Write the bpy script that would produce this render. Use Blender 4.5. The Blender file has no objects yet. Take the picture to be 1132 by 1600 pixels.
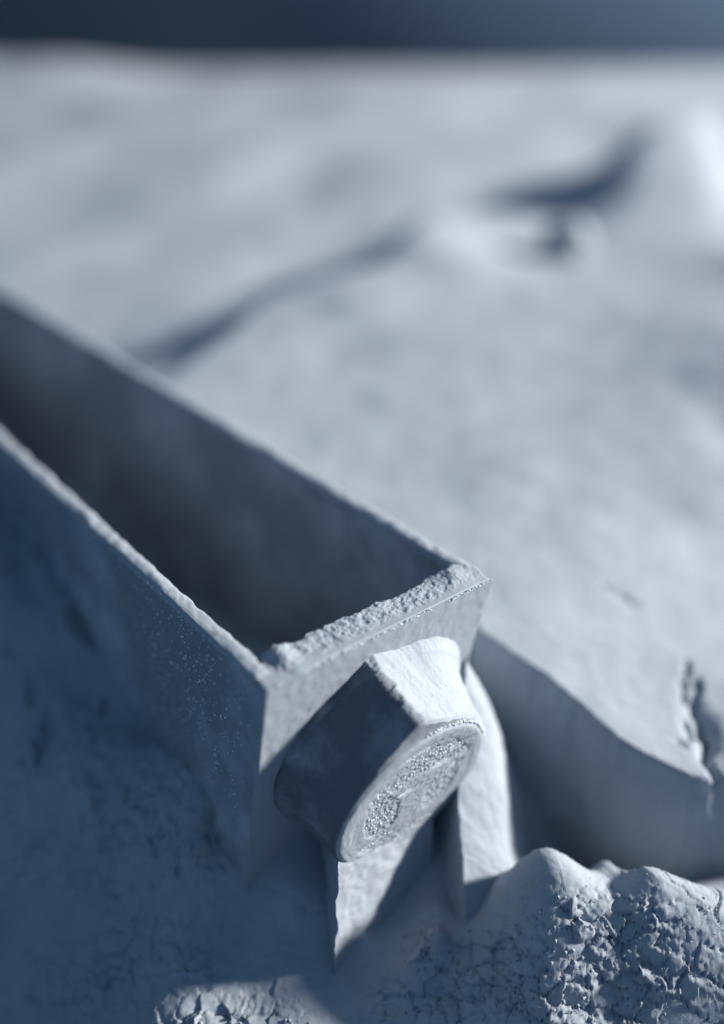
import bpy, math
import numpy as np
from mathutils import Vector

# ------------------------------------------------------------------ camera, light, exposure
S = 0.1                                   # metres per layout unit (rim of the part is z = 0)
F_PX, HOR = 1421.0, 792.0                 # focal length and horizon offset for a 1132 x 1600 frame
PITCH = math.atan(HOR / F_PX)
scene = bpy.context.scene
cam_d = bpy.data.cameras.new('camera')
cam = bpy.data.objects.new('camera', cam_d)
scene.collection.objects.link(cam)
cam.location = (0, 0, 1.0 * S)
cam.rotation_euler = (math.pi / 2 - PITCH, 0, 0)
cam_d.sensor_width = 36.0
cam_d.lens = F_PX / 1600 * 36.0
cam_d.clip_start, cam_d.clip_end = 0.005, 20.0
cam_d.dof.use_dof = True
cam_d.dof.focus_distance = 1.74 * S
cam_d.dof.aperture_fstop = 3.1
scene.camera = cam

AZ, EL = math.radians(9), math.radians(23)
LDIR = np.array([math.cos(EL) * math.cos(AZ), math.cos(EL) * math.sin(AZ), math.sin(EL)])
world = bpy.data.worlds.new('World'); scene.world = world
world.use_nodes = True
bg = world.node_tree.nodes['Background']
bg.inputs['Color'].default_value = (0.272, 0.50, 0.84, 1)
bg.inputs['Strength'].default_value = 0.36
ld = bpy.data.lights.new('key_lamp', 'AREA')
ld.shape = 'DISK'; ld.size = 4.3 * S; ld.energy = 490.0
ld.color = (1.0, 0.945, 0.875)
lamp = bpy.data.objects.new('key_lamp', ld); scene.collection.objects.link(lamp)
tgt = np.array([0.3, 1.6, -0.3]); lp = tgt + LDIR * 40
lamp.location = Vector(lp * S)
lamp.rotation_euler = Vector(-LDIR).to_track_quat('-Z', 'Y').to_euler()
scene.view_settings.view_transform = 'Standard'
scene.view_settings.look = 'None'
scene.view_settings.exposure = 0.0
scene.view_settings.gamma = 1.0
scene.cycles.max_bounces = 5
scene.cycles.diffuse_bounces = 3
scene.cycles.use_denoising = True

# ------------------------------------------------------------------ frames of reference
cp_, sp_ = math.cos(PITCH), math.sin(PITCH)
CAM = np.array([0, 0, 1.0]); FW = np.array([0, cp_, -sp_]); UPC = np.array([0, sp_, cp_]); RT = np.array([1.0, 0, 0])
def at(u, v, z):                          # layout point on the level z, used to read positions off the plan
    d = FW + (u - 566) / F_PX * RT - (v - 800) / F_PX * UPC
    return CAM + d * ((z - 1) / d[2])
CA = at(420, 1078, 0); CB = at(770, 905, 0)      # the two front corners of the trough's rim
MID = (CA + CB) / 2
WID = np.linalg.norm(CB - CA); HW = WID / 2
AX = (CB - CA) / WID; NX = np.array([AX[1], -AX[0], 0.0]); UP = np.array([0, 0, 1.0])
LEAN = 0.22                                       # the end wall leans back towards its foot
_c, _s = math.cos(math.atan(LEAN)), math.sin(math.atan(LEAN))
PN = NX * _c - UP * _s; PU = UP * _c + NX * _s    # normal and 'up' in the end wall's plane
def wld(s, k, z):
    s, k, z = np.broadcast_arrays(np.asarray(s, float), np.asarray(k, float), np.asarray(z, float))
    return MID + s[..., None] * AX + k[..., None] * NX + z[..., None] * UP

# ------------------------------------------------------------------ noise
def _h(ix, iy, iz, seed):
    n = (ix.astype(np.int64) * 374761393 + iy.astype(np.int64) * 668265263 + iz.astype(np.int64) * 2147483647 + seed * 974711) & 0xffffffff
    n = ((n ^ (n >> 13)) * 1274126177) & 0xffffffff
    n = ((n ^ (n >> 16)) * 2246822519) & 0xffffffff
    return ((n ^ (n >> 15)) & 0xffff) / 65535.0
def vnoise(x, y, seed=0):
    ix, iy = np.floor(x), np.floor(y); fx, fy = x - ix, y - iy
    fx = fx * fx * fx * (fx * (fx * 6 - 15) + 10); fy = fy * fy * fy * (fy * (fy * 6 - 15) + 10)
    z = np.zeros_like(ix)
    a, b = _h(ix, iy, z, seed), _h(ix + 1, iy, z, seed)
    c, d = _h(ix, iy + 1, z, seed), _h(ix + 1, iy + 1, z, seed)
    return (a + (b - a) * fx + (c - a) * fy + (a - b - c + d) * fx * fy) * 2 - 1
def fbm(x, y, oct=4, seed=0, gain=0.5, lac=2.03):
    r = np.zeros(np.broadcast(x, y).shape); amp = 1.0
    for o in range(oct):
        ca, sa = math.cos(o * 0.9 + 0.3), math.sin(o * 0.9 + 0.3)
        r += amp * vnoise(x * ca - y * sa + o * 17.3, x * sa + y * ca - o * 9.1, seed + o)
        x, y = x * lac, y * lac; amp *= gain
    return r
def worley(x, y, seed=0, tilt=False):                 # F1, F2 and the random value of the nearest cell
    ix, iy = np.floor(x), np.floor(y); z = np.zeros_like(ix)
    f1 = np.full(x.shape, 9.0); f2 = np.full(x.shape, 9.0); cid = np.zeros(x.shape); tl = np.zeros(x.shape)
    for dx in (-1, 0, 1):
        for dy in (-1, 0, 1):
            cx, cy = ix + dx, iy + dy
            px = cx + _h(cx, cy, z, seed); py = cy + _h(cx, cy, z + 1, seed)
            d = np.hypot(px - x, py - y)
            near = d < f1
            f2 = np.where(near, f1, np.minimum(f2, d))
            cid = np.where(near, _h(cx, cy, z + 2, seed), cid)
            if tilt: tl = np.where(near, (_h(cx, cy, z + 3, seed) - .5) * (x - px) + (_h(cx, cy, z + 4, seed) - .5) * (y - py), tl)
            f1 = np.where(near, d, f1)
    return (f1, f2, cid, tl) if tilt else (f1, f2, cid)
def sst(e0, e1, x):
    t = np.clip((x - e0) / (e1 - e0), 0, 1); return t * t * (3 - 2 * t)
def bump(x, y, cx, cy, rx, ry=None):
    ry = ry or rx
    return np.exp(-((x - cx) / rx) ** 2 - ((y - cy) / ry) ** 2)

# ------------------------------------------------------------------ powder terrain (layout units)
ctrl = []
for u, v, z in [
    # bank against the left wall, falling to the left and to the front
    (222, 1152, -.50), (346, 1262, -.48), (386, 1375, -.62), (0, 1000, -.30), (100, 1080, -.42), (0, 1150, -.47),
    (0, 1300, -.62), (120, 1300, -.58), (240, 1320, -.57), (0, 1450, -.84), (150, 1450, -.77), (300, 1450, -.69),
    (0, 1590, -.95), (130, 1590, -.86), (250, 1575, -.752), (340, 1562, -.733), (420, 1552, -.73), (480, 1600, -.735),
    (560, 1500, -.72), (600, 1445, -.71), (690, 1415, -.66), (725, 1425, -.685), (650, 1560, -.73), (750, 1590, -.715), (850, 1590, -.665), (800, 1500, -.625),
    (450, 1450, -.67), (440, 1500, -.70),
    # foreground bank with its two humps
    (790, 1372, -.56), (825, 1335, -.51), (850, 1325, -.495), (900, 1347, -.505), (958, 1384, -.532), (1010, 1355, -.50),
    (1060, 1372, -.51), (1132, 1410, -.53), (950, 1590, -.68), (1132, 1590, -.66), (850, 1480, -.575), (1000, 1480, -.575), (1100, 1500, -.585)]:
    p = at(u, v, z); ctrl.append((p[0], p[1], z))
ctrl += [(.34, 1.41, -.78), (.46, 1.40, -.80), (.57, 1.32, -.68), (.66, 1.30, -.64), (.85, 1.28, -.62), (.30, 1.52, -.60), (.24, 1.40, -.66),
         (.10, 1.30, -.69), (.0, 1.22, -.69), (-.06, 1.34, -.60), (-.15, 1.26, -.605), (-1.5, 1.5, -.5), (-1.2, .6, -1.05), (1.6, .6, -.7), (1.5, 1.2, -.62),
         (.1, .4, -.8), (-2.5, 2.6, -.28), (-1.5, 2.6, -.25), (-.9, 2.2, -.26)]
ctrl = np.array(ctrl)
def _tk(r2): return np.where(r2 > 1e-12, 0.5 * r2 * np.log(np.maximum(r2, 1e-12)), 0.0)
_n = len(ctrl)
_K = _tk((ctrl[:, None, 0] - ctrl[None, :, 0]) ** 2 + (ctrl[:, None, 1] - ctrl[None, :, 1]) ** 2) + np.eye(_n) * 2e-4
_P = np.c_[np.ones(_n), ctrl[:, :2]]
_w = np.linalg.solve(np.block([[_K, _P], [_P.T, np.zeros((3, 3))]]), np.r_[ctrl[:, 2], 0, 0, 0])
def tps(x, y):
    r = _w[_n] + _w[_n + 1] * x + _w[_n + 2] * y
    for i in range(_n):
        r = r + _w[i] * _tk((x - ctrl[i, 0]) ** 2 + (y - ctrl[i, 1]) ** 2)
    return r
CRZ = [(752, 974, -.270), (790, 1003, -.295), (850, 1053, -.340), (900, 1098, -.384), (965, 1162, -.424), (1080, 1216, -.449)]
CREST = np.array([(.20, 1.95)] + [tuple(at(u, v, z)[:2]) for u, v, z in CRZ] + [(.90, 1.43), (1.2, 1.45), (2.2, 1.2), (9, .8)])
TRENCH = np.array([(-9, 0.8), (-2.2, 2.2), (-.95, 2.9)] + [tuple(at(u, v, z)[:2]) for u, v, z in [(250, 600, -.22), (320, 550, -.23), (450, 462, -.26), (520, 440, -.27), (600, 430, -.30), (680, 385, -.38), (750, 352, -.45), (850, 345, -.46), (950, 290, -.54), (1030, 258, -.58), (1132, 225, -.60)]] + [(5.5, 12.6), (9, 13)])
_pc = lambda u, v: at(u, v, -.42)[:2]
CRACKS = [(*_pc(*p0), *_pc(*p1), dep, wd) for p0, p1, dep, wd in [((1072, 1052), (1068, 1092), .020, .007), ((1090, 1068), (1086, 1100), .022, .007), ((1086, 1100), (1106, 1140), .030, .009),
          ((1106, 1140), (1108, 1175), .038, .011), ((1108, 1175), (1130, 1205), .026, .008), ((1072, 1125), (1080, 1145), .018, .006), ((1064, 1152), (1074, 1162), .014, .005), ((935, 975), (985, 992), .010, .009)]]
POCKETS = [(*at(u, v, z)[:2], rx, ry, dp) for u, v, z, rx, ry, dp in [(72, 1165, -.5, .012, .06, .07), (58, 1112, -.47, .02, .02, .05), (162, 1100, -.46, .007, .03, .05), (246, 1310, -.56, .016, .05, .05), (262, 1345, -.58, .03, .02, .04), (338, 1282, -.50, .03, .04, .07), (150, 1230, -.54, .04, .02, .03), (25, 1060, -.42, .02, .015, .04)]]
FIN = np.array([(.228, 1.558, -.215), (.215, 1.49, -.295), (.205, 1.44, -.365), (.200, 1.392, -.432), (.203, 1.34, -.500), (.208, 1.29, -.565), (.214, 1.245, -.63)])

def terrain(x, y, fine=True):
    s = (x - MID[0]) * AX[0] + (y - MID[1]) * AX[1]
    k = (x - MID[0]) * NX[0] + (y - MID[1]) * NX[1]
    low = np.clip(tps(x, y), -1.15, -.2)
    # fin of powder standing against the right edge of the end wall
    fy = FIN[::-1, 1]; xr = np.interp(y, fy, FIN[::-1, 0]); zr = np.interp(y, fy, FIN[::-1, 2])
    zr = np.where(y < fy[0], FIN[-1, 2] - 1.6 * (fy[0] - y), zr)
    xr = xr + .004 * fbm(y * 18, y * 0 + 1, 3, 7) + np.maximum(y - fy[-1], 0) * -.8
    e = x - xr
    lf = np.interp(y, [1.25, 1.40, 1.50, 1.56], [9.0, 7.0, 2.0, 1.5])
    e0 = np.interp(y, [1.25, 1.35, 1.45, 1.56], [.20, .135, .095, .025])
    ee = .030 * np.log1p(np.exp(np.clip((e - e0) / .030, -30, 30)))
    fin = np.where(e > 0, zr - .70 * e - 2.6 * ee, zr + lf * e) + .0005 * fbm(x * 20, y * 20, 3, 5)
    low = np.maximum(low, fin)
    low = low + .09 * bump(x, y, .515, 1.335, .040, .055) + .065 * bump(x, y, .150, 1.190, .026, .03) + .045 * bump(x, y, .105, 1.155, .035, .03)      # small cone standing in the pit
    # far ground and the gully behind the near plateau
    yt = np.interp(x, TRENCH[:, 0], TRENCH[:, 1])
    d = np.full(x.shape, 99.0)
    for i in range(len(TRENCH) - 1):
        a, ab = TRENCH[i], TRENCH[i + 1] - TRENCH[i]
        t = np.clip(((x - a[0]) * ab[0] + (y - a[1]) * ab[1]) / (ab @ ab), 0, 1)
        d = np.minimum(d, np.hypot(x - a[0] - t * ab[0], y - a[1] - t * ab[1]))
    d = np.where(y > yt, d, -d) + .05 * fbm(x * 2.0, y * 2.0, 3, 21)
    near = np.interp(y, [4.3, 4.95, 7.1, 9.4, 11.2, 14], [-.25, -.30, -.455, -.54, -.58, -.58])
    near = near + (.05 + .07 * fbm(x * 1.1 + 5, y * 1.1, 2, 23)) * sst(-.9, .1, x) * np.exp(-(np.minimum(d + .05, 0) / .5) ** 2) * (1 - sst(-.05, .3, d))
    hill = -.66 + .70 * (np.clip(y - 6.5, 0, 20) / 11) ** 1.25 + .085 * fbm(x * .5 + .3, y * .36, 2, 11) * sst(2.5, 5, y) * (1 - .8 * sst(14, 17, y))
    hill = hill + .50 * bump(x, y, -7.2, 15.6, 1.5, 1.4) + .34 * bump(x, y, -4.6, 15.8, 1.5, 1.3) - .10 * bump(x, y, -.6, 9.6, .6, .9)
    back = near - .40 * np.maximum(d, 0)
    e = np.clip((back - hill) / .07, -30, 30)
    far = np.where(d > 0, hill + .07 * np.log1p(np.exp(e)) , near)      # the far slope of the gully runs out on the lower ground
    far = np.where(d > 0, far + (near - far) * (1 - sst(0, .12, d)), far)
    # bank at the right end of the gully: its side and its shadow make the dark band
    far = far + .60 * np.exp(-np.abs((x - 2.55 - .30 * (y - 8)) / .62) ** 3 - np.abs((y - 8.2) / 1.7) ** 4)
    far = far + .12 * bump(x, y, 1.0, 6.7, .40, .5) + .20 * bump(x, y, .38, 6.0, .34, .8)
    far = far + .008 * fbm(x * 1.6, y * 1.6, 2, 13) * sst(2.6, 4, y)
    # near plateau right of the part
    plat = -.24 - .22 / (1 + np.exp(-np.clip((k - .03) / .145, -30, 30)))                         # falls towards the near corner of the plateau
    plat = plat + (far - plat) * sst(2.2, 4.0, y + .3 * x)
    plat = plat + .10 * sst(.75, 1.75, x) * bump(x, y, 1.75, 3.1, 1.0, 1.0) + .10 * sst(1.3, 2.4, x) * bump(x, y, 2.3, 5.0, .9, 1.0)
    plat = plat - .05 * bump(x, y, 1.28, 2.75, .16, .22)
    plat = plat + .007 * fbm(x * 3.3, y * 3.3, 2, 31) + .0014 * fbm(x * 11, y * 11, 4, 33)
    # cracks in the plateau's surface
    for (x0, y0, x1, y1, dep, wd) in CRACKS:
        ab = np.array([x1 - x0, y1 - y0]); tt = np.clip(((x - x0) * ab[0] + (y - y0) * ab[1]) / (ab @ ab), 0, 1)
        dd = np.hypot(x - x0 - tt * ab[0], y - y0 - tt * ab[1]) + .0075 * fbm(x * 55, y * 55, 4, 41)
        plat = plat - .75 * dep * np.exp(-(dd / (1.25 * wd)) ** 2)
    _q = at(1100, 1130, -.42); plat = plat - .022 * bump(x, y, _q[0], _q[1], .035, .07)
    yc = np.interp(x, CREST[:, 0], CREST[:, 1])
    sl = np.interp(x, [.2, .34, .5, .56, .70, .75], [.8, .8, .75, .85, .93, 1.0])
    sd = (y - yc) * sl + .006 * fbm(x * 14, y * 14, 4, 51)
    up = np.clip((sd + .05) / .05, 0, 1) ** .8
    low_l = low + (far - low) * sst(1.9, 3.2, y)           # left of the part the bank runs out into the far ground
    h = np.where(s > 0, low + (plat - low) * up, low_l)
    if fine:
        h = h + .0006 * fbm(x * 22, y * 22, 4, 61) * (1 - .7 * sst(2, 4, y))
        lb = (1 - sst(-.30, -.22, x)) * sst(1.12, 1.25, y) * (1 - sst(2.2, 2.6, y))
        h = h + lb * (.026 * (1 - 2 * np.abs(fbm(x * 3.6, y * 3.6, 2, 63))) + .007 * fbm(x * 14, y * 14, 4, 65) - .014)
        for (px, py, rx, ry, dp) in POCKETS:
            wob = .010 * fbm(x * 40, y * 40, 3, 67)
            h = h - .4 * dp * np.exp(-(((x - px + wob) / rx) ** 2 + ((y - py + wob) / ry) ** 2) ** 2)
    # nothing of the bed inside the trough
    inside = (np.abs(s) < HW - .014) & (k < -.045 - LEAN * np.abs(h)) & (k > -3.25)
    return np.where(inside, np.minimum(h, -.99), h)

def crust(x, y, h):
    """height of the crumbled, cracked crust over the smooth banks, measured along the surface normal"""
    ya = y + 1.0 * h
    wx = x + .006 * fbm(x * 24, ya * 24, 4, 71); wy = ya + .006 * fbm(x * 24 + 40, ya * 24, 4, 73)
    m = (sst(.17, .30, x) * (1 - sst(.50, .66, x)) * sst(.80, .9, y) * (1 - sst(1.14, 1.25, y + .12 * (x - .35)))
         + 1.3 * bump(x, y, .13, 1.18, .07, .06) + .95 * sst(-.50, -.42, x) * (1 - sst(-.14, -.07, x)) * (1 - sst(1.07, 1.13, y))
         + .65 * sst(-.06, .06, x) * (1 - sst(1.10, 1.20, y)) * (1 - sst(.3, .4, x)) + .30 * sst(.55, .7, x) * (1 - sst(1.18, 1.28, y)))
    m = m + .45 * (1 - sst(-.34, -.26, x)) * sst(1.05, 1.2, y) * (1 - sst(1.5, 1.7, y))
    m = np.clip(m * (1 + .9 * fbm(x * 8, ya * 8, 3, 75)), 0, 1)
    m = np.maximum(m, .10 * (1 - sst(1.25, 1.35, y)) * (1 + fbm(x * 7, y * 7, 2, 79)))
    f1, f2, cid, t1 = worley(wx * 23, wy * 23, 3, True)
    g1, g2, cid2, t2 = worley(wx * 52 + 3 * cid, wy * 52, 4, True)
    e1, e2, cid3 = worley(wx * 130, wy * 130, 6)
    sub = sst(.25, .75, cid)                       # only some of the clods are broken up further
    d = (.006 * (cid - .5) + .026 * t1 + .002 * (1 - f1 * f1 * 1.6) - .007 * (1 - sst(0, .05, f2 - f1))
         + sub * (.0045 * (cid2 - .5) + .014 * t2 - .0030 * (1 - sst(0, .08, g2 - g1)))
         + .0012 * (cid3 - .5) + .0016 * fbm(x * 70, ya * 70, 4, 77))
    d = m * d
    m2 = sst(.50, .60, x) * (1 - sst(1.22, 1.30, y))    # long thin cracks on the smooth right part of the bank
    c1, c2, cc = worley((wx * .8 + wy * .6) * 15, (wy * .8 - wx * .6) * 6.5, 8)
    return d + m2 * (-.009 * (1 - sst(0, .06, c2 - c1)) * sst(.35, .6, cc) + .004 * (cc - .5)) + .0004 * fbm(x * 90, ya * 90, 3, 83) * (1 - sst(1.3, 1.6, y))

# ------------------------------------------------------------------ materials
def powder_mat(name, col, var=.10, bump_fine=.35, bump_mid=.3, rough=.95, patch=None, spec=.15):
    m = bpy.data.materials.new(name); m.use_nodes = True
    nt = m.node_tree; b = nt.nodes['Principled BSDF']
    b.inputs['Roughness'].default_value = rough
    b.inputs['Specular IOR Level'].default_value = spec
    tc = nt.nodes.new('ShaderNodeTexCoord')
    def noise(scale, detail=3, rough=.55):
        t = nt.nodes.new('ShaderNodeTexNoise'); t.inputs['Scale'].default_value = scale
        t.inputs['Detail'].default_value = detail; t.inputs['Roughness'].default_value = rough
        nt.links.new(tc.outputs['Object'], t.inputs['Vector']); return t
    n1 = noise(90, 5); n2 = noise(2600, 2)
    mix = nt.nodes.new('ShaderNodeMath'); mix.operation = 'MULTIPLY_ADD'
    nt.links.new(n2.outputs['Fac'], mix.inputs[0]); mix.inputs[1].default_value = .55
    nt.links.new(n1.outputs['Fac'], mix.inputs[2])
    cr = nt.nodes.new('ShaderNodeValToRGB')
    cr.color_ramp.elements[0].position = .45; cr.color_ramp.elements[1].position = 1.0
    cr.color_ramp.elements[0].color = (*[c * (1 - var) for c in col], 1)
    cr.color_ramp.elements[1].color = (*[min(1, c * (1 + var)) for c in col], 1)
    nt.links.new(mix.outputs[0], cr.inputs['Fac'])
    out = cr.outputs['Color']
    if patch:                              # dust lying in patches on a darker ground
        n3 = noise(patch[1], 6, .62)
        r3 = nt.nodes.new('ShaderNodeValToRGB'); r3.color_ramp.elements[0].position = .46; r3.color_ramp.elements[1].position = .62
        nt.links.new(n3.outputs['Fac'], r3.inputs['Fac'])
        mx = nt.nodes.new('ShaderNodeMix'); mx.data_type = 'RGBA'
        nt.links.new(r3.outputs['Color'], mx.inputs['Factor'])
        mx.inputs['A'].default_value = (*patch[0], 1)
        nt.links.new(out, mx.inputs['B']); out = mx.outputs['Result']
    nt.links.new(out, b.inputs['Base Color'])
    bf = nt.nodes.new('ShaderNodeBump'); bf.inputs['Strength'].default_value = bump_fine; bf.inputs['Distance'].default_value = .00028
    nf = noise(3800, 3, .7); nt.links.new(nf.outputs['Fac'], bf.inputs['Height'])
    bm = nt.nodes.new('ShaderNodeBump'); bm.inputs['Strength'].default_value = bump_mid; bm.inputs['Distance'].default_value = .0006
    nm = noise(520, 5, .6); nt.links.new(nm.outputs['Fac'], bm.inputs['Height'])
    nt.links.new(bf.outputs['Normal'], bm.inputs['Normal'])
    nt.links.new(bm.outputs['Normal'], b.inputs['Normal'])
    return m
M_BED = powder_mat('powder', (.300, .338, .386), bump_mid=.13)
M_PART = powder_mat('sintered_nylon', (.280, .317, .364), var=.05, bump_fine=.3, bump_mid=.10, rough=.7, spec=.3)
M_BOSS = powder_mat('boss_nylon', (.215, .245, .285), var=.20, bump_fine=.5, bump_mid=.35, rough=.7, spec=.2, patch=((.120, .138, .162), 75))  # darker, blotchy nylon for the body of the boss
M_SIDE = powder_mat('dusty_nylon', (.343, .388, .442), var=.16, bump_fine=.5, bump_mid=.3, patch=((.228, .260, .302), 30))
M_GRAIN = powder_mat('sparkle_grain', (.70, .76, .84), var=.05, rough=.35, spec=.6)  # much paler than the powder: the grains' sparkle is put into their colour
M_WALL = powder_mat('painted_steel', (.056, .086, .132), var=.10, bump_fine=0, bump_mid=0, rough=.6)
def offset_falloff(m, dark, x0, x1):             # lighter colour on the wall's left stretch offsets the lamp's falloff
    nt = m.node_tree; b = nt.nodes['Principled BSDF']; old = b.inputs['Base Color'].links[0].from_socket
    tc = nt.nodes.new('ShaderNodeTexCoord'); sp = nt.nodes.new('ShaderNodeSeparateXYZ'); nt.links.new(tc.outputs['Object'], sp.inputs[0])
    mr = nt.nodes.new('ShaderNodeMapRange'); mr.interpolation_type = 'SMOOTHSTEP'
    mr.inputs['From Min'].default_value = x0; mr.inputs['From Max'].default_value = x1
    nt.links.new(sp.outputs['X'], mr.inputs['Value'])
    mx = nt.nodes.new('ShaderNodeMix'); mx.data_type = 'RGBA'; mx.inputs['A'].default_value = (*dark, 1)  # left end of the blend, the lighter tone
    nt.links.new(mr.outputs[0], mx.inputs['Factor']); nt.links.new(old, mx.inputs['B']); nt.links.new(mx.outputs['Result'], b.inputs['Base Color'])
offset_falloff(M_WALL, (.074, .106, .142), -.32 , .02)

# ------------------------------------------------------------------ mesh helpers
def mesh_obj(name, verts, faces, mat, parent=None, smooth=True, origin=None):
    v = np.asarray(verts, float)
    o0 = np.zeros(3) if origin is None else np.asarray(origin, float)
    if parent is not None and origin is None: o0 = np.array(ORIG[parent.name])
    me = bpy.data.meshes.new(name)
    f = np.asarray(faces)
    if f.dtype != object and f.ndim == 2:
        v32 = ((v - o0) * S).astype(np.float32)
        me.vertices.add(len(v32)); me.vertices.foreach_set('co', v32.ravel())
        nl = f.size; w = f.shape[1]
        me.loops.add(nl); me.loops.foreach_set('vertex_index', f.astype(np.int32).ravel())
        me.polygons.add(len(f)); me.polygons.foreach_set('loop_start', np.arange(0, nl, w, dtype=np.int32))
        me.polygons.foreach_set('loop_total', np.full(len(f), w, np.int32))
        me.update(calc_edges=True); me.validate()
    else:
        me.from_pydata([tuple((p - o0) * S) for p in v], [], [list(q) for q in faces]); me.update()
    if smooth: me.polygons.foreach_set('use_smooth', np.ones(len(me.polygons), bool))
    me.materials.append(mat)
    o = bpy.data.objects.new(name, me); scene.collection.objects.link(o)
    if parent is not None:
        o.parent = parent; ORIG[o.name] = o0
        po = ORIG[parent.name]; o.location = Vector((o0 - po) * S)
    else:
        o.location = Vector(o0 * S); ORIG[o.name] = o0
    return o
ORIG = {}
def tag(o, label=None, cat=None, kind=None, group=None):
    if label: o['label'] = label
    if cat: o['category'] = cat
    if kind: o['kind'] = kind
    if group: o['group'] = group
    return o
def grid_faces(nu, nv, wrap=False):       # vertices ordered [u][v]
    i = np.arange(nu - 1)[:, None]; j = np.arange(nv if wrap else nv - 1)[None, :]
    j2 = (j + 1) % nv
    return np.stack([i * nv + j, (i + 1) * nv + j, (i + 1) * nv + j2, i * nv + j2], -1).reshape(-1, 4)

# ------------------------------------------------------------------ the setting: powder bed and chamber wall
def graded(lo, d0, d1, hi, step, g):
    core = list(np.arange(d0, d1, step)); a = []; st = step; p = d0
    while p > lo: st *= g; p -= st; a.append(p)
    b = []; st = step; p = core[-1]
    while p < hi: st = min(st * g, .12); p += st; b.append(p)
    return np.array(a[::-1] + core + b)
xs = graded(-11, -.62, .86, 11, .0026, 1.028); ys = graded(.25, .86, 1.80, 17.5, .0030, 1.016)
X, Y = np.meshgrid(xs, ys, indexing='ij')
Z = terrain(X, Y)
gx = np.gradient(Z, xs, axis=0); gy = np.gradient(Z, ys, axis=1)
nl = np.sqrt(1 + gx * gx + gy * gy)
cr_ = np.zeros_like(Z); iy = ys < 1.7
cr_[:, iy] = crust(X[:, iy], Y[:, iy], Z[:, iy])
steep = np.hypot(gx, gy) > 1.3             # cliffs get some roughness of their own
cr_ += steep * .0022 * fbm(X * 26 + Z * 30, Y * 26 - Z * 24, 4, 81) * (Y < 2.2)
V = np.stack([X - cr_ * gx / nl, Y - cr_ * gy / nl, Z + cr_ / nl], -1).reshape(-1, 3)
bed = mesh_obj('powder_bed', V, grid_faces(len(xs), len(ys)), M_BED)
tag(bed, 'pale blue grey powder bed with banks, cracks and a pit around the part', 'powder bed', 'structure')

def box(name, lo, hi, mat, parent=None):
    x0, y0, z0 = lo; x1, y1, z1 = hi
    v = [(x0, y0, z0), (x1, y0, z0), (x1, y1, z0), (x0, y1, z0), (x0, y0, z1), (x1, y0, z1), (x1, y1, z1), (x0, y1, z1)]
    return mesh_obj(name, v, [(0, 3, 2, 1), (4, 5, 6, 7), (0, 1, 5, 4), (1, 2, 6, 5), (2, 3, 7, 6), (3, 0, 4, 7)], mat, parent, smooth=False)
cw = box('chamber_wall', (-14, 17.6, -1), (14, 18.0, 9), M_WALL)
tag(cw, 'dark blue chamber wall behind the powder', 'wall', 'structure')

# ------------------------------------------------------------------ the printed trough
ORG = wld(0, -1.5, -.97)
root = bpy.data.objects.new('printed_trough', None); scene.collection.objects.link(root)
root.location = Vector(ORG * S); root.empty_display_size = .02; ORIG[root.name] = ORG
tag(root, 'open rectangular printed nylon trough half buried in powder, with round boss on its end', 'printed part')
TH, TE, BOT, BACK = .026, .060, -.95, -3.2
def back_k(z): return -LEAN * np.abs(z)          # face of the leaning end wall at height z

def sheet(name, outer, inner, nu, nv, mat, parent):
    """closed slab between two grids of points"""
    vo, vi = outer.reshape(-1, 3), inner.reshape(-1, 3); n0 = nu * nv
    f = list(map(tuple, grid_faces(nu, nv))); f2 = [tuple(n0 + i for i in q[::-1]) for q in grid_faces(nu, nv)]
    e = []
    for i in range(nu - 1):
        for j in (0, nv - 1):
            p, q = i * nv + j, (i + 1) * nv + j; e.append((p, q, n0 + q, n0 + p) if j else (q, p, n0 + p, n0 + q))
    for j in range(nv - 1):
        for i in (0, nu - 1):
            p, q = i * nv + j, i * nv + j + 1; e.append((q, p, n0 + p, n0 + q) if i else (p, q, n0 + q, n0 + p))
    o = mesh_obj(name, np.r_[vo, vi], np.array([list(q) for q in f + f2 + e]), mat, parent)
    m = o.modifiers.new('edge', 'EDGE_SPLIT'); m.split_angle = math.radians(50)
    return o
# long walls: fine rows near the end wall, coarse further back
def long_wall(sgn):
    kk = np.r_[np.linspace(0, 1, 240) ** 1.6]
    zz = np.linspace(0, 1, 90)
    Kf, Zf = np.meshgrid(kk, zz, indexing='ij')
    z = -.0025 + BOT * Zf
    k0 = back_k(z) - .001
    k = k0 + (BACK - k0) * Kf
    dust = np.clip(fbm(k * 5, z * 6, 4, 91 if sgn < 0 else 97) * .5 + .35 + .5 * sst(0, -1.0, k) + .6 * sst(-.25, -.6, z) - .35, 0, 1)
    dsp = .0012 * fbm(k * 70, z * 70, 3, 93) + .014 * dust * (1 + .7 * fbm(k * 35, z * 35, 3, 95)) * sst(0, -.08, z)
    dsp = dsp * sst(0, .02, Kf)
    so = sgn * (HW + dsp)
    si = sgn * (HW - TH + .0035 * fbm(k * 6, z * 6, 3, 99) * sst(0, -.05, z))
    k_in = k
    o, i = wld(so, k, z), wld(si, k_in, z)
    if sgn > 0: o, i = i, o
    return sheet('side_wall', i, o, 240, 90, M_SIDE, root)
long_wall(-1); long_wall(1)
# end wall
ss = np.linspace(-1, 1, 150); zz = np.linspace(0, 1, 150)
SS, ZZ = np.meshgrid(ss, zz, indexing='ij')
z = BOT * ZZ; sx = SS * (HW + .0015)
o = wld(sx, back_k(z) + .0008 * fbm(sx * 60, z * 60, 3, 101), z)
i = wld(SS * (HW - TH * .2), back_k(z) - TE + .004 * fbm(sx * 9, z * 9, 3, 103), z)
endw = sheet('end_wall', i, o, 150, 150, M_PART, root)
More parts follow.
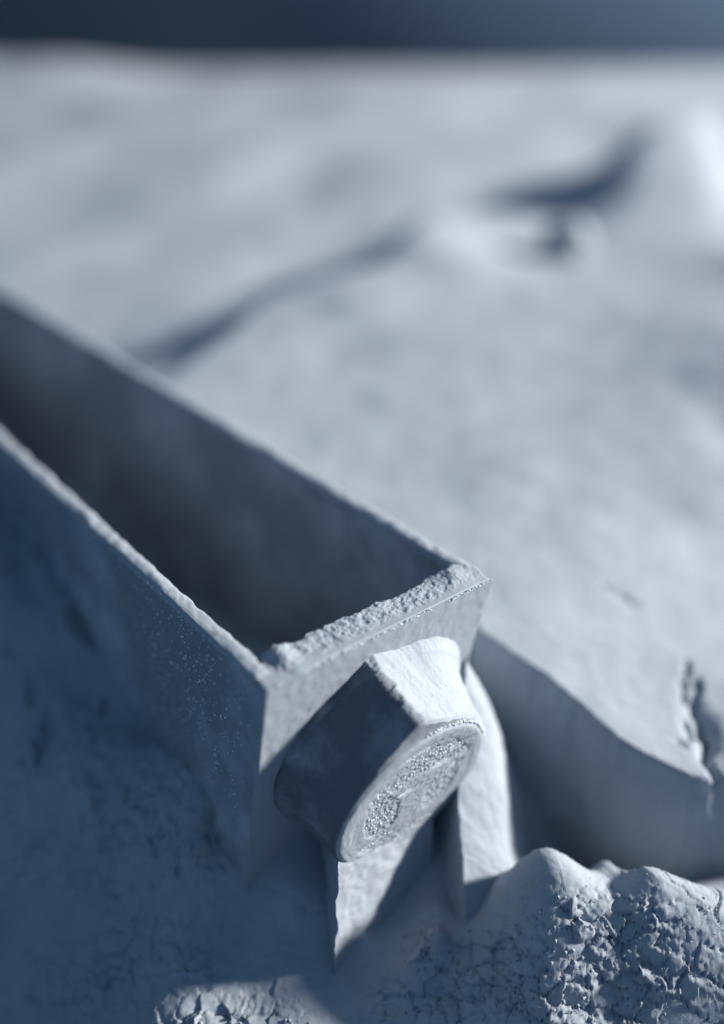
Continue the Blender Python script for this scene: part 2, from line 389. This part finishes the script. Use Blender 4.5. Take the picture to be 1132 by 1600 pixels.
# back wall and bottom
v = [wld(sx_, k_, z_) for k_ in (BACK + .001, BACK - TE) for sx_ in (-HW, HW) for z_ in (0, BOT)]
mesh_obj('back_wall', v, [(0, 1, 3, 2), (4, 6, 7, 5), (0, 4, 5, 1), (2, 3, 7, 6), (0, 2, 6, 4), (1, 5, 7, 3)], M_SIDE, root, smooth=False)
v = [wld(sx_, k_, z_) for z_ in (BOT + .03, BOT - .02) for sx_ in (-HW + TH, HW - TH) for k_ in (-.29, BACK)]
mesh_obj('bottom_panel', v, [(0, 1, 3, 2), (4, 6, 7, 5), (0, 4, 5, 1), (2, 3, 7, 6), (0, 2, 6, 4), (1, 5, 7, 3)], M_SIDE, root, smooth=False)

# boss: a flared round stub whose end face is parallel to the end wall
C0 = wld(0, back_k(-.305), -.305); C1 = wld(0, .075, -.357); RB, RC = .245, .189
ts = np.array([-.06, 0, .05, .075, .09, .11, .16, .25, .40, .6, .8, .92, .965, .985, 1.0])
rs = np.array([.230, .229, .228, .227, .224, .219, .213, .208, .203, .198, .194, .192, .1915, .190, .187])
ph = np.linspace(0, 2 * np.pi, 220, endpoint=False)
def ring(t, r, phi): return C0 + (C1 - C0) * t + r[..., None] * (np.cos(phi)[..., None] * AX + np.sin(phi)[..., None] * PU)
tt_ = np.interp(np.linspace(0, 1, 70), np.linspace(0, 1, len(ts)), ts); rr_ = np.interp(tt_, ts, rs)
def ridge(t):                              # height and angle of the stub's pointed back over its axis
    U_ = np.clip((t + .05) / 1.05, 0, 1)
    return .262 - .026 * U_ - .06 * sst(.955, 1.0, U_), np.radians(101 - 4 * U_)
def tear(t, phi, base):
    rp, pk = ridge(t); de = np.arccos(np.clip(base / rp, 0, .9999)); q = np.abs(phi - pk)
    return np.where(q < de, base / np.cos(np.minimum(np.abs(q - de), 1.2)), base)
bv = []
for t_, r_ in zip(tt_, rr_):
    b_ = np.full_like(ph, min(r_, .216)); r = np.maximum(tear(t_, ph, b_), r_)
    r = r + .0012 * fbm(ph * 14 + 3, np.full_like(ph, t_ * 25), 3, 111) * (t_ < .97)
    bv.append(ring(t_, r, ph))
boss = mesh_obj('boss', np.concatenate(bv), grid_faces(70, 220, wrap=True), M_BOSS, root, origin=C0)
tag(boss, 'round stub with a patterned end face')
# end face: raised rim and web around four sunken, coarse-grained fields
NR, NP = 90, 240
rad = np.linspace(0, 1, NR); PHI = np.linspace(0, 2 * np.pi, NP, endpoint=False)
Rg, Pg = np.meshgrid(rad, PHI, indexing='ij'); p, q = Rg * np.cos(Pg), Rg * np.sin(Pg)
def oval(cx, cy, rx, ry, rot):
    c_, s_ = math.cos(rot), math.sin(rot); dx, dy = p - cx, q - cy
    e = np.hypot((dx * c_ + dy * s_) / rx, (-dx * s_ + dy * c_) / ry); return 1 - sst(.86, 1.06, e + .05 * fbm(p * 9, q * 9, 2, 121))
f_top = sst(.22, .34, q - .10 * np.cos(p * 3)) * (1 - sst(.74, .80, Rg + .02 * fbm(p * 8, q * 8, 2, 123)))
f_low = (1 - sst(-.62, -.54, q + .05 * p)) * (1 - sst(.76, .83, Rg))
f_l = oval(-.42, -.06, .235, .40, .25); f_r = oval(.42, -.12, .235, .36, -.25)
fld = np.clip(f_top * (1 - f_l) * .9 + f_low + f_l + f_r, 0, 1)
g1, g2, gc = worley(p * 26 + 50, q * 20 + 50, 131); w1, w2, wc = worley(p * 50, q * 42, 133)
hz = -.0028 * fld + fld * (.0022 * (gc - .45) * sst(.0, .3, g2 - g1) + .0022 * (wc - .5)) + .0006 * fbm(p * 22, q * 22, 3, 135)
hz += .0012 * sst(.80, .86, Rg) * (1 - sst(.93, .985, Rg)) - .004 * sst(.96, 1.0, Rg)
slot = bump(p, q, .52, .50, .16, .035) + bump(p, q, .34, .33, .12, .03) + bump(p, q, -.42, -.50, .22, .05) + bump(p, q, -.1, .17, .12, .03) + bump(p, q, .60, .12, .10, .04) + bump(p, q, -.05, .80, .25, .03)
hz -= .006 * np.clip(slot, 0, 1)
cv = C1 + .1875 * (p[..., None] * AX + q[..., None] * PU) + (hz + .0035)[..., None] * PN
face = mesh_obj('end_face', cv.reshape(-1, 3), grid_faces(NR, NP, wrap=True), M_PART, boss, origin=C1)
tag(face, 'disc with a raised rim and sunken grainy fields')

# ------------------------------------------------------------------ loose powder lying on and in the part
def heap(name, pts_fn, nu, nv, mat, label):
    Uu, Vv = np.meshgrid(np.linspace(0, 1, nu), np.linspace(0, 1, nv), indexing='ij')
    o = mesh_obj(name, pts_fn(Uu, Vv).reshape(-1, 3), grid_faces(nu, nv), mat)
    return tag(o, label, 'powder', 'stuff')
def rim_end(U, Vv):
    s = -HW + .010 + U * (2 * HW - .014)
    kin = -TE - .020 - .012 * fbm(s * 22, s * 0 + 2, 4, 141) + .03 * sst(.92, 1.0, U)
    k = -.0015 + Vv * kin
    e = np.sin(np.clip(Vv, 0, 1) * np.pi) ** .5
    f1, f2, c = worley(s * 70, k * 70, 143); g1, g2, gc = worley(s * 170, k * 170, 145)
    zz = .0025 + .007 * sst(.0, .8, Vv) * (.8 + .5 * fbm(s * 9, s * 0, 2, 149)) * (1 - sst(.86, 1.0, Vv)) + (.0010 * (c - .35) + .0012 * (gc - .4) + .0014 * fbm(s * 80, k * 80, 4, 147)) * sst(.10, .35, Vv)
    zz += .010 * bump(s, k, -HW + .065, -.060, .018, .03) - .008 * (1 - sst(.03, .12, U)) + .008 * bump(s, k, HW - .06, -.05, .035, .03)
    zz = zz * sst(0, .05, Vv) * sst(0, .015, U) * (1 - sst(.99, 1.0, U)) - .05 * sst(.90, 1.0, Vv) - .004 * (1 - sst(0, .05, Vv))
    return wld(s, k, zz)
heap('rim_powder', rim_end, 300, 60, M_BED, 'crumbly ridge of powder lying along the end rim above the boss')
def rim_side(sgn):
    def fn(U, Vv):
        k = -.035 - (U ** 1.4) * 3.1
        jag = .5 + .5 * fbm(k * 9, k * 0 + 5, 4, 151 + (sgn > 0))
        w0, w1 = HW + .0035, HW - TH - .004 - .004 * fbm(k * 20, k * 0, 3, 153)
        s = sgn * (w0 + (w1 - w0) * Vv)
        zz = (.0025 + .005 * np.clip(jag, 0, 1.3) + .0015 * fbm(k * 60, s * 60, 3, 155)) * np.sin(np.pi * np.clip(Vv, .001, .999)) ** .6
        zz = zz * sst(0, .01, U) - .012 * (np.abs(Vv - .5) > .47)
        return wld(s, k, zz)
    return fn
heap('rim_powder', rim_side(-1), 420, 14, M_BED, 'thin crust of powder along the near long rim')
heap('rim_powder', rim_side(1), 420, 14, M_BED, 'thin crust of powder along the far long rim')
def fill(U, Vv):
    k = -.13 - U * 3.0; s = (Vv * 2 - 1) * (HW - TH + .004)
    k = k - .09
    zz = -.86 + .34 * np.exp(-(U * 3.0 / .30) ** 1.3) + .03 * (Vv - .5) + .16 * sst(.5, 1.0, Vv) * (.6 + .5 * fbm(k * 2.0, k * 0, 3, 161)) + .02 * fbm(k * 4, s * 4, 3, 163)
    return wld(s, k, zz)
heap('powder_fill', fill, 160, 60, M_BED, 'shaded loose powder on the bottom inside the trough')
# saddle of powder on top of the boss, piled to a ridge
def saddle(U, Vv):
    t = -.12 + U * 1.10
    rp, pk = ridge(t)
    pk = pk + .03 * fbm(U * 9, U * 0, 4, 171) + .02          # ragged upper border just over the ridge
    phi = pk + (np.radians(8) - pk) * Vv
    base = np.minimum(np.interp(t, ts, rs), .216)
    cov = sst(0, .05, Vv) * (1 - sst(.72, 1.0, Vv))
    r = tear(t, phi, base) - .006 + cov * (.010 + .0028 * fbm(phi * 6 + U * 2, U * 1.6, 3, 175) + .0006 * fbm(phi * 34, U * 24, 3, 177))
    r = r + .004 * cov + (.034 * sst(.05, .6, Vv) + .008) * np.exp(-np.clip(U - .08, 0, 1) / .20) * (1 - sst(.8, 1.0, Vv))
    r = np.where(U > .985, np.minimum(r, base - .006), r)
    return C0 + (C1 - C0) * t[..., None] + r[..., None] * (np.cos(phi)[..., None] * AX + np.sin(phi)[..., None] * PU)
heap('powder_saddle', saddle, 110, 200, M_BED, 'ridge of powder piled on top of the round boss')
# blade of powder left standing under the boss, flush with its face
def blade():
    top = [(-.168, .0570, -.425), (-.09, .0515, -.47), (0.0, .0440, -.51), (.09, .0440, -.50)]
    foot = [(-.205, .085, -.73), (-.13, .070, -.75), (-.02, .060, -.75), (.09, .055, -.75)]
    nu, nv = 50, 60
    Uu, Vv = np.meshgrid(np.linspace(0, 1, nu), np.linspace(0, 1, nv), indexing='ij')
    ta, fa = np.array(top), np.array(foot); g = np.linspace(0, 1, 4)
    T = np.stack([np.interp(Uu, g, ta[:, j]) for j in range(3)], -1); Fb = np.stack([np.interp(Uu, g, fa[:, j]) for j in range(3)], -1)
    Q = T + (Fb - T) * Vv[..., None]
    Q[..., 0] += (1 - sst(0, .1, Uu)) * .006 * fbm(Vv * 8, Vv * 0, 3, 181)
    Q[..., 1] += .0018 * fbm(Uu * 14, Vv * 14, 4, 183)
    back = Q.copy(); back[..., 1] = -.15; back[..., 0] += .11 * (1 - Uu)
    o, b = wld(Q[..., 0], Q[..., 1], Q[..., 2]), wld(back[..., 0], back[..., 1], back[..., 2])
    n0 = nu * nv; gf = grid_faces(nu, nv)
    e = [(j + 1, j, n0 + j, n0 + j + 1) for j in range(nv - 1)]
    ob = mesh_obj('powder_blade', np.r_[o.reshape(-1, 3), b.reshape(-1, 3)], np.r_[gf[:, ::-1], gf + n0, np.array(e)], M_BED)
    m = ob.modifiers.new('edge', 'EDGE_SPLIT'); m.split_angle = math.radians(50)
    return tag(ob, 'thin upright blade of powder below the boss, bright along its left edge', 'powder', 'stuff')
blade()

# ------------------------------------------------------------------ grains and lumps
rng = np.random.default_rng(7)
_t = (1 + 5 ** .5) / 2
ICO_V = np.array([(-1, _t, 0), (1, _t, 0), (-1, -_t, 0), (1, -_t, 0), (0, -1, _t), (0, 1, _t), (0, -1, -_t), (0, 1, -_t), (_t, 0, -1), (_t, 0, 1), (-_t, 0, -1), (-_t, 0, 1)]); ICO_V /= np.linalg.norm(ICO_V[0])
ICO_F = np.array([(0, 11, 5), (0, 5, 1), (0, 1, 7), (0, 7, 10), (0, 10, 11), (1, 5, 9), (5, 11, 4), (11, 10, 2), (10, 7, 6), (7, 1, 8), (3, 9, 4), (3, 4, 2), (3, 2, 6), (3, 6, 8), (3, 8, 9), (4, 9, 5), (2, 4, 11), (6, 2, 10), (8, 6, 7), (9, 8, 1)])
def grains(name, P, r, mat, label, smooth=True):
    P = np.asarray(P); n = len(P); r = np.asarray(r)
    v = P[:, None, :] + ICO_V[None] * (r[:, None, None] * rng.uniform(.65, 1.3, (n, 12, 1)) * rng.uniform(.8, 1.25, (n, 1, 3)))
    f = (ICO_F[None] + 12 * np.arange(n)[:, None, None]).reshape(-1, 3)
    return tag(mesh_obj(name, v.reshape(-1, 3), f, mat, smooth=smooth), label, 'grains', 'stuff')
u = rng.uniform(0, 1, 280)
u = u[vnoise(u * 16, u * 0 + 2.5, 3) > -.35]; u = np.resize(u, 280) + rng.normal(0, .004, 280); u = np.clip(u, .005, .995)
P = wld(-HW + u * 2 * HW, rng.normal(0, .0010, 280), rng.normal(.0003, .0010, 280))
grains('rim_grains', P, rng.uniform(.0007, .0019, 280), M_GRAIN, 'bright grains strung along the front edge of the end rim')
a_ = np.radians(rng.uniform(18, 92, 170)); P = C1 + (.1895 + rng.normal(0, .001, 170))[:, None] * (np.cos(a_)[:, None] * AX + np.sin(a_)[:, None] * PU) + rng.normal(.0, .0015, 170)[:, None] * PN
grains('boss_grains', P, rng.uniform(.0008, .0022, 170), M_GRAIN, 'bright grains along the upper edge of the boss face')
pa = rng.uniform(-1, 1, (1500, 2)); pa = pa[(np.hypot(pa[:, 0], pa[:, 1]) < .84) & ((np.abs(pa[:, 0]) > .18) | (pa[:, 1] > .25) | (pa[:, 1] < -.45))][:620]
P = C1 + .1875 * (pa[:, :1] * AX + pa[:, 1:] * PU) + rng.uniform(.0005, .0020, (len(pa), 1)) * PN
grains('boss_grains', P, rng.uniform(.0006, .0019, len(pa)), M_GRAIN, 'fine bright grains sprinkled over the boss face')
k_ = -rng.gamma(2.0, .16, 700) - .03; z_ = -rng.uniform(.01, 1, 700) ** 1.3 * .40
P = wld(-HW - .002 - rng.uniform(0, .004, 700), k_ + back_k(z_), z_)
grains('wall_grains', P, rng.uniform(.0006, .0027, 700), M_GRAIN, 'pale specks clinging to the near long wall')
# crumbs on the foreground banks
def scatter(n, x0, x1, y0, y1, rmin, rmax, keep=None):
    x = rng.uniform(x0, x1, n); y = rng.uniform(y0, y1, n)
    if keep is not None:
        m = rng.uniform(0, 1, n) < keep(x, y); x, y = x[m], y[m]
    r = rmin + (rmax - rmin) * rng.uniform(0, 1, len(x)) ** 3
    return np.c_[x, y, terrain(x, y) + r * .2], r
parts = [scatter(1100, .16, .62, .9, 1.2, .001, .006, lambda x, y: np.clip(1.1 - np.abs(x - .38) / .25 - np.clip((y - 1.12) / .08, 0, 1), 0, 1)),
         scatter(260, -.42, -.06, .95, 1.07, .001, .005), scatter(90, .08, .22, 1.12, 1.26, .001, .005),
         scatter(160, .45, .95, .9, 1.28, .0008, .003)]
grains('powder_crumbs', np.concatenate([p_[0] for p_ in parts]), np.concatenate([p_[1] for p_ in parts]), M_BED, 'small powder crumbs strewn over the foreground banks')

def lump(c, r, seed, label, squash=(1, 1, .9), sub=48, rough_=.05):
    th = np.linspace(0, np.pi, sub); ph_ = np.linspace(0, 2 * np.pi, sub * 2, endpoint=False)
    T_, P_ = np.meshgrid(th, ph_, indexing='ij')
    d = np.stack([np.sin(T_) * np.cos(P_), np.sin(T_) * np.sin(P_), np.cos(T_)], -1)
    rr = 1 + rough_ * (fbm(d[..., 0] * 2.2 + d[..., 2] * 1.3 + 7, d[..., 1] * 2.2 - d[..., 2] * 1.7, 5, seed))
    c = np.array(c, float)
    o = mesh_obj('powder_lump', (c + d * rr[..., None] * r * np.array(squash)).reshape(-1, 3), grid_faces(sub, sub * 2, wrap=True), M_BED, origin=c)
    return tag(o, label, 'lump')
def on_bed(x, y, r, f=.5): return (x, y, float(terrain(np.array([x]), np.array([y]))[0]) + r * f)
_p = at(890, 350, -.15)
lump(on_bed(_p[0], _p[1], .15, .6), .15, 201, 'round pale lump at the far end of the dark crease, blurred')
